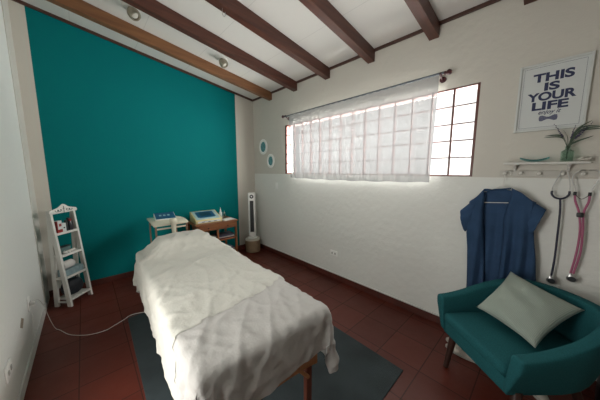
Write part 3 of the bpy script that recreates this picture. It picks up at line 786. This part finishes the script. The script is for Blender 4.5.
# ------------------------------------------------------------------ stethoscopes
def stetho(label, kind):
    g = thing('stethoscope', label, 'stethoscope', (0, 0, 0), 0, 'stethoscopes hanging on the peg rail')
    X = XR-.045
    if kind == 'n':
        b = MB(); b.tube(crom([(X, -.021, 1.350), (X, -.022, 1.39), (X, -.036, 1.44), (X, -.048, 1.480), (X, -.056, 1.503)], 6), .0028, 8); b.build('ear_tube', m_steel, g)
        b = MB(); b.tube(crom([(X, -.102, 1.355), (X, -.101, 1.40), (X, -.090, 1.46), (X, -.078, 1.495), (X, -.066, 1.504)], 6), .0028, 8); b.build('ear_tube', m_steel, g)
        b = MB(); b.tube(crom([(X, -.021, 1.362), (X, -.022, 1.338), (X, -.040, 1.315), (X, -.064, 1.309), (X, -.086, 1.318), (X, -.101, 1.340), (X, -.102, 1.364)], 6), .0062, 10)
        b.tube(crom([(X, -.064, 1.312), (X, -.072, 1.22), (X, -.076, 1.05), (X, -.078, .87), (X, -.074, .752)], 8), .0060, 10); b.build('tubing', m_tubeb, g)
        cx, cz = -.077, .722
        m1 = m_tubeb
    else:
        b = MB(); b.tube(crom([(X, -.127, 1.352), (X, -.122, 1.39), (X, -.108, 1.44), (X, -.112, 1.478), (X, -.140, 1.505), (X, -.157, 1.505)], 6), .0030, 8); b.build('ear_tube', m_steel, g)
        b = MB(); b.tube(crom([(X, -.190, 1.352), (X, -.201, 1.40), (X, -.219, 1.455), (X, -.218, 1.490), (X, -.200, 1.506), (X, -.172, 1.506)], 6), .0030, 8); b.build('ear_tube', m_steel, g)
        b = MB(); b.tube(crom([(X, -.127, 1.345), (X, -.133, 1.30), (X, -.157, 1.22), (X-.002, -.172, 1.10), (X, -.172, .95), (X, -.160, .80)], 8), .0060, 10); b.build('tubing', m_tubep, g)
        b = MB(); b.tube(crom([(X, -.190, 1.345), (X, -.190, 1.30), (X, -.176, 1.22), (X-.006, -.184, 1.10), (X, -.188, .95), (X, -.172, .80)], 8), .0060, 10); b.build('tubing', m_tubep, g)
        b = MB()
        for y in (-.127, -.190): b.lathe([(0, -.012), (.008, -.012), (.008, .012), (0, .012)], c=(X, y, 1.350), n=12)
        b.tube(crom([(X, -.127, 1.345), (X+.004, -.158, 1.315), (X, -.190, 1.345)], 8), .0022, 6)
        b.build('spring', m_black, g)
        b = MB(); b.box((X-.014, -.180, 1.192), (X+.010, -.146, 1.226), .008); b.build('clip', m_black, g)
        cx, cz = -.168, .768
    b = MB(); M = Matrix.Translation((X-.004, cx, cz)) @ Matrix.Rotation(-PI/2-.25, 4, 'Y')
    b.lathe([(0, -.012), (.018, -.012), (.022, -.008), (.012, -.003), (.012, .002), (.024, .006), (.026, .012), (.022, .015), (0, .016)], n=24, M=M)
    b.tube([(X, cx+.002, cz), (X, cx+.004, cz+.034)], .005, 8); b.build('chestpiece', m_steel, g)
    b = MB(); b.lathe([(0, .0155), (.019, .0155), (.019, .0172), (0, .0172)], n=24, M=M); b.build('diaphragm', m_darkgray, g)
stetho('stethoscope with navy tubing hanging from the peg rail, beside the tunic', 'n')
stetho('stethoscope with double pink tubing hanging from the peg rail, rightmost', 'p')

# ------------------------------------------------------------------ right wall small things
for (y, z, ry, rz_), lb in zip(((3.614, 1.932, .125, .138), (3.389, 1.673, .105, .122)), ('white oval picture frame with teal print, the higher of two beside the window', 'white oval picture frame, the lower and smaller of two beside the window')):
    g = thing('oval_picture', lb, 'picture', (XR, y, z), 0, 'oval pictures on the right wall')
    b = MB(); prof = [(1.0, 0), (1.0, .012), (.86, .020), (.70, .016), (.66, .008), (.66, 0)]
    bm = bmesh.new(); n = 40; R = []
    for r_, h in prof: R.append([bm.verts.new((-h-.001, ry*r_*math.cos(2*PI*k/n), rz_*r_*math.sin(2*PI*k/n))) for k in range(n)])
    for A, B in zip(R, R[1:]+R[:1]):
        for k in range(n): bm.faces.new((A[k], A[(k+1) % n], B[(k+1) % n], B[k]))
    b.add(bm); b.build('frame', m_bright, g)
    b = MB(); M = Matrix.Rotation(-PI/2, 4, 'Y')
    bm = bmesh.new(); A = [bm.verts.new((-.006, ry*.67*math.cos(2*PI*k/n), rz_*.67*math.sin(2*PI*k/n))) for k in range(n)]; f_ = bm.faces.new(A)
    r_ = bmesh.ops.extrude_face_region(bm, geom=[f_]); [setattr(v.co, 'x', -.002) for v in r_['geom'] if isinstance(v, bmesh.types.BMVert)]
    b.add(bm); b.build('print', m_tealart, g, smooth=False)
def plate(name, label, cat, loc, w_, h_, side, socket=True):
    g = thing(name, label, cat, loc); s = -1 if side == 'r' else 1
    lo, hi = sorted((0.0005*s, .009*s)); b = MB(); b.box((lo, -w_/2, -h_/2), (hi, w_/2, h_/2), .003); b.build('plate', m_bright, g)
    lo, hi = sorted((.009*s, .013*s))
    if socket:
        b = MB()
        sm_ = mat('socket_face', (.40, .39, .36), .5)
        for y in (-.22*w_, .22*w_): b = MB(); b.box((lo, y-.012, -.014), (hi, y+.012, .014), .002); b.build('socket', sm_, g)
    else:
        b = MB(); b.box((lo, -w_*.22, -h_*.3), (hi, w_*.22, h_*.3), .002); b.build('rocker', m_bright, g)
    return g
plate('wall_outlet', 'white power outlet low on the right wall, between curtain and floor', 'outlet', (XR, 1.941, .369), .115, .075, 'r')
plate('light_switch', 'narrow white light switch on the right wall below the oval pictures', 'switch', (XR, 3.223, 1.238), .06, .115, 'r', False)
plate('wall_outlet', 'white outlet box low on the left wall, nearest to the viewer', 'outlet', (XL, 2.06, .335), .125, .09, 'l')
plate('wall_outlet', 'white outlet on the left wall with the white cable plugged in', 'outlet', (XL, 2.83, .412), .075, .115, 'l')
g = thing('power_cable', 'thin white power cable running from the left wall across the tiles to the table', 'cable', (0, 0, 0))
b = MB(); b.tube(crom([(XL+.035, 2.83, .410), (XL+.045, 2.90, .402), (-.362, 2.98, .31), (-.337, 3.01, .14), (-.318, 3.06, .02), (-.285, 3.02, .004), (-.22, 2.88, .004), (-.14, 2.79, .004), (-.06, 2.74, .004), (.03, 2.725, .004), (.10, 2.76, .004), (.18, 2.80, .007), (.24, 2.83, .013), (.34, 2.80, .013), (.42, 2.74, .013)], 8), .0027, 8); b.build('cord', m_cable, g)
b = MB(); b.box((XL+.013, 2.812, .396), (XL+.040, 2.848, .426), .005); b.build('plug', m_cable, g)
b = MB(); b.tube(crom([(XL+.012, 2.80, .37), (XL+.02, 2.79, .30), (XL+.012, 2.77, .20), (XL+.014, 2.76, .09)], 6), .0018, 6)
tag(b.build('thin_wire', m_cable), 'thin pale wire hanging down the left wall below the outlet', 'wire')

# ------------------------------------------------------------------ tower fan on a basket
bx, by = 2.225, 3.69
g = thing('wicker_basket', 'round wicker basket with a pale lid in the corner, under the tower fan', 'basket', (bx, by, 0))
b = MB(); R0, R1 = .132, .140
prof = [(0, .002), (R0-.01, .002)]+[(R0+(R1-R0)*k/16+.0025*(k % 2), .006+.214*k/16) for k in range(17)]+[(R1-.01, .222), (0, .222)]
b.lathe(prof, n=40); b.build('basket_body', m_wicker, g, angle=80)
b = MB(); b.lathe([(0, .223), (.134, .223), (.138, .234), (.132, .250), (.115, .258), (0, .260)], n=40); b.build('lid', mat('pale_lid', (.52, .49, .43), .7), g)
g = thing('tower_fan', 'slim white tower fan standing on the wicker basket in the corner', 'fan', (bx, by, .2605), math.radians(-36))
b = MB(); b.lathe([(0, 0), (.088, 0), (.092, .006), (.086, .016), (.05, .020), (.04, .034), (0, .034)], n=36); b.build('base', m_bright, g)
b = MB(); b.box((-.064, -.05, .034), (.064, .05, .845), .022, seg=4); b.build('body', m_bright, g)
b = MB(); b.box((-.034, -.0535, .12), (.034, -.049, .70), .002)
b.build('grille', m_black, g, smooth=False)
b = MB()
for k in range(36): z = .125+k*.016; b.box((-.034, -.0555, z), (.034, -.0535, z+.003))
b.build('louvres', mat('grille_slat', (.11, .12, .125), .5), g, smooth=False)
b = MB(); b.lathe([(0, 0), (.036, 0), (.036, .004), (0, .004)], n=28, M=Matrix.Translation((0, -.0495, .775)) @ Matrix.Rotation(PI/2, 4, 'X')); b.build('control_panel', m_black, g)
b = MB(); b.lathe([(0, .004), (.014, .004), (.014, .009), (0, .010)], n=20, M=Matrix.Translation((0, -.0495, .775)) @ Matrix.Rotation(PI/2, 4, 'X')); b.build('dial', m_steel, g)

# ------------------------------------------------------------------ desk with two drawers
DXA, DXB, DYA, DYB, DZT = 1.15, 1.80, 3.47, 3.90, .70
g = thing('wooden_desk', 'small orange-brown wooden desk with drawers and open shelves against the teal wall', 'desk', (DXA, DYA, 0))
W_, D_ = DXB-DXA, DYB-DYA
b = MB(); b.box((-.012, -.015, DZT-.022), (W_+.012, D_, DZT), .004); b.build('desk_top', m_desk, g, smooth=False)
for x in (0, W_/2-.015, W_-.03):
    for y in (0, D_-.04):
        b = MB(); b.box((x, y, 0), (x+.03, y+.03, DZT-.0225), .002); b.build('leg', m_desk, g, smooth=False)
for k in range(2):
    x0 = .031+k*(W_/2-.015); x1 = x0+W_/2-.047
    b = MB(); b.box((x0, -.006, DZT-.115), (x1, .30, DZT-.024), .004); d = b.build('drawer', m_desk, g, smooth=False)
    b = MB(); b.lathe([(0, 0), (.006, 0), (.006, .010), (.012, .016), (0, .022)], n=14, M=Matrix.Translation(((x0+x1)/2, -.006, DZT-.07)) @ Matrix.Rotation(PI/2, 4, 'X')); b.build('knob', m_walnut, d)
for z in (.17, .39):
    b = MB(); b.box((.001, .004, z), (W_-.001, D_-.012, z+.016), .002); b.build('shelf', m_desk, g, smooth=False)
# magazines and folders on its shelves
cols_ = [((.10, .02, .025), 'dark red'), ((.06, .055, .07), 'dark grey'), ((.45, .43, .40), 'off-white'), ((.20, .05, .06), 'red'), ((.05, .06, .11), 'navy')]
k = 0
for z, where in ((.407, 'upper'), (.187, 'lower')):
    zz_ = z+.0005
    for j in range(4):
        c_, cn = cols_[(j*2+(0 if where == 'upper' else 3)) % 5]; h = random.uniform(.010, .022)
        a = random.uniform(-.10, .10)
        b = MB(); b.box((-.13, -.10, 0), (.13, .10, h), .002)
        o = b.build('folder', mat('folder_cover', c_, .45)); o.location = (DXA+W_*.74, DYA+.13, zz_); o.rotation_euler = (0, 0, a); zz_ += h+.0005
        pos_ = ('bottom', 'second lowest', 'second highest', 'top')[j]
        tag(o, '%s folder, %s of the pile on the %s desk shelf' % (cn, pos_, where), 'folder', 'folders piled on the desk shelves')
# therapy console on the desk
def console(name, label, loc, rz, w_, d_, hf, hb, mc, panel_fn):
    g = thing(name, label, 'medical device', loc, rz)
    M = Matrix(((0, 0, 1, -w_/2), (1, 0, 0, 0), (0, 1, 0, 0), (0, 0, 0, 1)))
    b = MB(); b.prism([(0, 0), (d_, 0), (d_, hb), (0, hf)], w_, M, bev=.006); b.build('case', mc, g)
    sl = math.atan2(hb-hf, d_); T_ = Matrix.Translation((0, 0, hf)) @ Matrix.Rotation(sl, 4, 'X')
    panel_fn(g, T_, w_, math.hypot(d_, hb-hf)); return g
def pan1(g, T_, w_, L):
    b = MB(); b.box((-w_/2+.022, .022, .0), (w_/2-.022, L-.022, .003), .001, M=T_); b.build('control_panel', m_lblue, g, smooth=False)
    b = MB(); b.box((-w_/2+.06, .09, .003), (w_/2-.07, L-.05, .006), .001, M=T_); b.box((-w_/2+.08, .075, .003), (w_/2-.09, .09, .006), M=T_); b.build('display', m_blue, g, smooth=False)
    b = MB(); b.box((-w_/2+.11, .125, .006), (w_/2-.12, L-.085, .007), M=T_); b.build('screen', mat('dark_screen', (.012, .035, .06), .3), g, smooth=False)
    b = MB(); b.box((-w_/2+.03, -.004, .012), (w_/2-.03, .0, .040), .001); b.build('front_strip', m_label, g, smooth=False)
    for x in (-.09, 0, .09): b = MB(); b.box((x-.02, -.008, .022), (x+.02, -.004, .030), .001); b.build('connector', m_black, g, smooth=False)
console('electrotherapy_console', 'yellowed slanted therapy console with blue screen panel on the wooden desk', (1.365, 3.515, DZT+.0005), math.radians(-3), .40, .32, .055, .150, m_cream2, pan1)
# bottles and towel on the desk
def bottle(loc, label, m, h=.13, r=.022, noz=True):
    g = thing('bottle', label, 'bottle', loc, random.uniform(-1, 1), 'bottles on the desk')
    b = MB(); b.lathe([(0, .001), (r, .001), (r*1.05, .01), (r, h*.62), (r*.45, h*.72), (r*.45, h*.78), (0, h*.78)], n=20); b.build('bottle_body', m, g)
    b = MB(); b.lathe([(0, h*.781), (r*.5, h*.781), (r*.5, h*.88), (r*.18, h*.92), (r*.15, h*1.12), (0, h*1.13)], n=16); b.build('cap', m_white, g)
bottle((1.635, 3.72, DZT), 'white pump bottle standing on the desk behind the clear one', m_label, .17, .026)
bottle((1.675, 3.66, DZT), 'clear gel bottle on the desk, right of the white one', m_clear, .12, .022)
b = MB(); 
def tw(u, v):
    return ((u-.5)*.20, (v-.5)*.15, .004+.016*(math.sin(u*PI)*math.sin(v*PI))**.4+.004*math.sin(u*14+v*9)*math.sin(u*PI)*math.sin(v*PI))
b.grid(tw, 20, 16)
def tw2(u, v): return ((u-.5)*.20, (v-.5)*.15, .001)
b.grid(tw2, 20, 16); o = b.build('folded_cloth', m_tissue); o.location = (1.69, 3.57, DZT); o.rotation_euler = (0, 0, .2)
tag(o, 'crumpled white cloth on the right end of the wooden desk', 'cloth')

# ------------------------------------------------------------------ white trolley with second device
g = thing('instrument_trolley', 'cream metal trolley with rounded top beside the wooden desk', 'trolley', (.80, 3.50, 0))
TW = [(-.215, -.20), (.165, -.20), (.195, -.19), (.205, -.12), (.205, .02), (.185, .10), (.14, .17), (.06, .21), (-.10, .22), (-.215, .22)]
ZT = .815
b = MB(); b.prism(TW, .022, Matrix.Translation((0, -.20, ZT-.018)) @ Matrix.Rotation(math.radians(4.6), 4, 'X') @ Matrix.Translation((0, .20, 0)), bev=.005); b.build('tray_top', m_cream, g)
b = MB(); b.box((-.179, -.185, ZT-.065), (.164, -.175, ZT-.045), .002); b.build('rail', m_cream, g)
b = MB(); b.box((-.179, .175, ZT-.065), (.119, .185, ZT-.045), .002); b.build('rail', m_cream, g)
for x, y in ((-.19, -.18), (.175, -.18), (-.19, .18), (.13, .16)):
    b = MB(); b.tube([(x, y, .03), (x, y, ZT-.022)], .010, 10); lg = b.build('leg', mat('trolley_leg', (.30, .19, .13), .4, .3), g)
    b = MB(); b.lathe([(0, -.012), (.024, -.012), (.026, 0), (.024, .012), (0, .012)], n=18, M=Matrix.Translation((x, y, .026)) @ Matrix.Rotation(PI/2, 4, 'X')); b.build('caster', m_darkgray, lg)
b = MB(); b.box((-.20, -.19, .30), (.185, .185, .315), .004); b.build('lower_shelf', m_cream, g)
def pan2(g, T_, w_, L):
    b = MB(); b.box((-w_/2+.008, .008, 0), (w_/2-.008, L-.008, .003), .001, M=T_); b.build('control_panel', m_blue, g, smooth=False)
    b = MB()
    for x in (-.055, -.005, .045): b.box((x-.016, L*.42, .003), (x+.012, L*.62, .005), .001, M=T_)
    b.build('buttons', m_lblue, g, smooth=False)
console('ultrasound_unit', 'small white therapy unit with blue control panel on the cream trolley', (.775, 3.50, ZT+.021), math.radians(-4), .25, .20, .016, .060, m_white, pan2).rotation_euler.x = math.radians(4.6)
g = thing('treatment_probe', 'cream hand-held treatment probe with round head at the trolley front edge', 'medical probe', (.80, 3.262, .655))
b = MB(); b.lathe([(0, 0), (.020, .0), (.022, .02), (.026, .10), (.030, .16), (0, .165)], n=20); b.build('handle', m_cream, g)
b = MB(); b.lathe([(0, .155), (.035, .160), (.046, .185), (.046, .215), (.036, .235), (0, .240)], n=24); b.build('head', m_cream, g)
b = MB(); b.tube(crom([(0, 0, .002), (0, .01, -.12), (0, .04, -.25), (0, .16, -.28), (0, .20, -.302)], 6), .006, 8); b.build('cord', m_cream, g)
b = MB(); b.box((-.012, .030, .125), (.012, .055, .160), .003); b.build('holder_clip', m_cream, g)

# ------------------------------------------------------------------ ladder shelf
def ladder():
    O = Vector((-.22, 3.48, 0)); wv = Vector((.18, .20, 0)).normalized(); rz = math.atan2(wv.y, wv.x)
    g = thing('ladder_shelf', 'small white ladder shelf with scrolled crest standing in the left corner', 'shelf', O, rz)
    W = .275; D = .185; HT = 1.075; lean = .100     # local X = width, +Y = towards the wall
    def fy(z): return lean*z/HT
    t = .042
    for x in (0, W-.022):
        b = MB()
        V = [(x, fy(0), 0), (x+.022, fy(0), 0), (x+.022, fy(0)+t, 0), (x, fy(0)+t, 0)]
        bm = b.bm; A = [bm.verts.new(v) for v in V]; B = [bm.verts.new((v[0], v[1]+lean, HT)) for v in V]
        for k in range(4): bm.faces.new((A[k], A[(k+1) % 4], B[(k+1) % 4], B[k]))
        bm.faces.new(A); bm.faces.new(B[::-1]); b.build('front_leg', m_white, g, smooth=False)
        b = MB(); bm = b.bm; V = [(x, D-t, 0), (x+.022, D-t, 0), (x+.022, D, 0), (x, D, 0)]
        A = [bm.verts.new(v) for v in V]; B = [bm.verts.new((v[0], v[1]-.045, HT-.02)) for v in V]
        for k in range(4): bm.faces.new((A[k], A[(k+1) % 4], B[(k+1) % 4], B[k]))
        bm.faces.new(A); bm.faces.new(B[::-1]); b.build('rear_leg', m_white, g, smooth=False)
        b = MB(); b.box((x+.002, .03, .045), (x+.014, D-t, .062), .001); b.build('side_rung', m_white, g, smooth=False)
    zs = [.085, .335, .580, .825]
    for z in zs:
        b = MB(); b.box((.0225, fy(z)-.004, z-.020), (W-.0225, fy(z)+.012, z+.004), .002); b.box((.0225, fy(z)+.012, z-.012), (W-.0225, D-.003-.045*z/HT, z), .001); b.build('shelf_board', m_white, g, smooth=False)
        if z > .1:
            for x in (.0185-.0175, W-.0185+.0005):
                b = MB(); b.box((x, fy(z)+t+.001, z-.02), (x+.017, D-t-.001, z-.005), .001); b.build('side_rung', m_white, g, smooth=False)
    # crest board
    pts = [(-.012, .0), (-.018, .020), (-.006, .038), (.03, .046), (.075, .058), (.095, .070), (.118, .088), (W/2, .096), (W-.118, .088), (W-.095, .070), (W-.075, .058), (W-.03, .046), (W+.006, .038), (W+.018, .020), (W+.012, 0)]
    M = Matrix(((1, 0, 0, 0), (0, 0, 1, fy(HT)-.014), (0, 1, 0, HT-.035), (0, 0, 0, 1)))
    b = MB(); b.prism(pts, .012, M, bev=.002); b.build('crest', m_white, g)
    # pierced scrollwork seen as dark cut-outs
    m_dk = mat('scroll_cutout', (.05, .075, .07), .9)
    b = MB(); yf = fy(HT)-.0145
    def scr(cx, s):
        P_ = [(cx+s*(.012+.030*tt/10)*1.0+s*.012*math.cos(tt*.75), yf, HT-.035+.028+.012*math.sin(tt*.75)*(1-.03*tt)) for tt in range(11)]
        b.tube(crom(P_, 3), .0028, 6)
    scr(W/2+.015, 1); scr(W/2-.015, -1); scr(W/2+.045, 1); scr(W/2-.045, -1)
    b.tube([(W/2, yf, HT-.035), (W/2, yf, HT+.038)], .003, 6); b.tube([(W/2-.012, yf, HT+.012), (W/2+.012, yf, HT+.012)], .0025, 6)
    b.build('scrollwork', m_dk, g)
    b = MB(); b.box((.0225, D-.045-.012, HT-.045), (W-.0225, D-.045-.004, HT-.02), .002); b.build('top_rail', m_white, g, smooth=False)
    R = Matrix.Rotation(rz, 4, 'Z')
    def at(x, y, z): p = O+(R @ Vector((x, y, 0))); return (p.x, p.y, z)
    e = .0006
    # top shelf: red and white boxes, dark bottles
    g2 = thing('medicine_box', 'white and red box at the left of the ladder shelf, top tier', 'box', at(.072, .112, .8255+e), rz+.1)
    b = MB(); b.box((-.030, -.022, 0), (.030, .022, .130), .002); b.build('carton', m_label, g2, smooth=False)
    b = MB(); b.box((-.031, -.0235, .002), (.031, .023, .036), .001); b.box((-.0312, -.0235, .036), (-.022, .023, .130), .001); b.box((-.006, -.0236, .068), (.022, -.0215, .098), .001); b.build('red_print', m_red, g2, smooth=False)
    g2 = thing('medicine_box', 'smaller plain white carton with dark mark, top tier of the ladder shelf', 'box', at(.125, .110, .825+e), rz-.05)
    b = MB(); b.box((-.021, -.018, 0), (.021, .018, .096), .002); b.build('carton', m_label, g2, smooth=False)
    b = MB(); b.lathe([(0, 0), (.009, 0), (.009, .0008), (0, .0008)], n=16, M=Matrix.Translation((0, -.018, .045)) @ Matrix.Rotation(PI/2, 4, 'X')); b.build('mark', m_black, g2)
    for (x, y, h, r, c_, lb) in ((.168, .115, .120, .019, (.015, .015, .02), 'black bottle beside the white carton on the top tier of the ladder shelf'), (.202, .098, .130, .020, (.02, .018, .028), 'dark jar with reddish cap, front right on the top tier of the ladder shelf'), (.224, .140, .138, .019, (.03, .03, .04), 'dark bottle at the back right of the ladder shelf, top tier')):
        g2 = thing('dark_bottle', lb, 'bottle', at(x, y, .825+e), 0, 'dark bottles on the ladder shelf')
        b = MB(); b.lathe([(0, 0), (r, 0), (r, h*.7), (r*.6, h*.8), (r*.6, h*.84), (0, h*.84)], n=18); b.build('bottle_body', mat('dark_bottle', c_, .3), g2)
        b = MB(); b.lathe([(0, h*.84), (r*.7, h*.84), (r*.7, h), (0, h)], n=16); b.build('cap', m_black if x < .2 or x > .21 else m_red, g2)
    # second tier: clear tray with cotton
    g2 = thing('clear_container', 'clear plastic container with dark rim on the second tier of the ladder shelf', 'container', at(.110, .128, .580+e), rz)
    b = MB(); b.box((-.070, -.026, 0), (.070, .026, .068), .006); b.build('tub', mat('smoky_container', (.10, .16, .155), .25), g2)
    b = MB(); b.box((-.073, -.029, .068), (.073, .029, .078), .003); b.build('lid', m_black, g2)
    for k, (x, y) in enumerate(((.088, .082), (.122, .080), (.156, .083), (.190, .090))):
        b = MB(); bb = bmesh.new(); bmesh.ops.create_icosphere(bb, subdivisions=3, radius=.018)
        for v in bb.verts: v.co *= 1+.10*math.sin(v.co.x*300+k)*math.sin(v.co.z*260)
        b.add(bb, Matrix.Diagonal((1.15, .9, .95, 1)))
        o = b.build('cotton_ball', m_tissue); p = at(x, y, .580+.0175); o.location = p
        tag(o, ('leftmost', 'second', 'third', 'rightmost')[k]+' of the white cotton balls on the second tier of the ladder shelf', 'cotton ball', 'cotton balls on the ladder shelf')
    # third tier: pale blue tissue box with white roll
    g2 = thing('tissue_box', 'long pale blue tissue box on the third tier of the ladder shelf', 'box', at(.137, .095, .335+e), rz)
    b = MB(); b.box((-.112, -.050, 0), (.108, .055, .070), .003); b.build('carton', mat('pale_blue_card', (.27, .38, .41), .6, noise=.25, nscale=30), g2, smooth=False)
    b = MB(); M = Matrix.Translation((.110, .118, .335+.07+.044)) @ Matrix.Rotation(PI/2, 4, 'Y')
    b.lathe([(0, -.060), (.038, -.060), (.044, -.050), (.044, .050), (.038, .060), (0, .060)], n=26, M=Matrix.Rotation(PI/2, 4, 'Y'))
    o = b.build('paper_roll', m_tissue); o.location = at(.110, .100, .335+e+.071+.044); o.rotation_euler = (0, 0, rz)
    tag(o, 'white paper roll lying on the pale blue tissue box in the ladder shelf', 'paper roll')
    # bottom: black bag
    b = MB(); 
    def bag(u, v):
        a = 2*PI*u; ph = PI*v; r = .5
        x = math.copysign(abs(math.cos(a))**.6, math.cos(a)); y = math.copysign(abs(math.sin(a))**.6, math.sin(a)); s = max(0, math.sin(ph))**.5
        return (x*s*.105, y*s*.058, .090-.088*math.cos(ph)+.006*math.sin(a*5)*s)
    b.grid(bag, 40, 16, closeu=True); bmesh.ops.remove_doubles(b.bm, verts=b.bm.verts[:], dist=.0005)
    g2 = thing('black_bag', 'soft black bag sitting on the bottom tier of the ladder shelf', 'bag', at(.138, .100, .086), rz)
    b.build('bag_body', mat('black_nylon', (.010, .013, .020), .6, bump=.5, bscale=30), g2, angle=80)
    b = MB(); b.tube(crom([(-.05, 0, .165), (-.04, 0, .20), (.04, 0, .20), (.05, 0, .165)], 6), .005, 8); b.build('handle', m_black, g2)
ladder()

# ------------------------------------------------------------------ shoes under the chair, black bag at the right edge
def shoe(loc, rz, label, m, cat='shoe', group='shoes under the armchair'):
    g = thing('shoe', label, cat, loc, rz, group)
    out = []
    L_, N_ = .25, 24
    for k in range(N_):
        a = 2*PI*k/N_; y = math.cos(a)*L_/2; wd = .042*(1+.16*math.sin((y/L_+.05)*PI*1.0)); out.append((math.sin(a)*wd, y))
    b = MB(); b.prism(out, .020, bev=.003); b.build('sole', mat('shoe_sole', (.40, .38, .34), .7), g)
    b = MB()
    def up(u, v):
        a = 2*PI*u; yy = math.cos(a); xx = math.sin(a)
        h = (.021+.040*v) if yy < 0 else (.021+.026*v)
        sh = 1-.10*v-.55*v*v*(1 if yy > -.2 else .35)
        return (xx*.040*(1-.25*v)*(1.05 if yy > 0 else .9), yy*L_/2*.96*(1-.08*v)-(.045*v*v if yy > 0 else -.004*v)*1.6*max(0, yy), h)
    b.grid(up, 32, 8, closeu=True); o = b.build('upper', m, g, recalc=True); s_ = o.modifiers.new('t', 'SOLIDIFY'); s_.thickness = .003
    b = MB(); b.box((-.016, -.02, .040), (.016, .055, .047), .003); b.build('tongue', m, g)
m_shoe = mat('pale_canvas', (.50, .46, .40), .8)
SHO = math.radians(38)
shoe((2.155, .355, .001), math.radians(-4), 'pale canvas shoe under the armchair, nearer the front', m_shoe)
shoe((2.255, .375, .001), math.radians(3), 'pale canvas shoe under the armchair, nearer the wall', m_shoe)
shoe((2.16, -.06, .001), math.radians(120), 'white shoe by the rear leg of the armchair', m_shoe)
g = thing('black_handbag', 'black bag on the floor at the right edge beside the armchair', 'bag', (2.31, -.455, .001))
b = MB(); b.box((-.07, -.12, 0), (.07, .12, .20), .025, seg=3); b.build('bag_body', m_black, g)
b = MB(); b.tube(crom([(0, -.07, .195), (0, -.055, .27), (0, .055, .27), (0, .07, .195)], 6), .006, 8); b.build('handle', m_black, g)
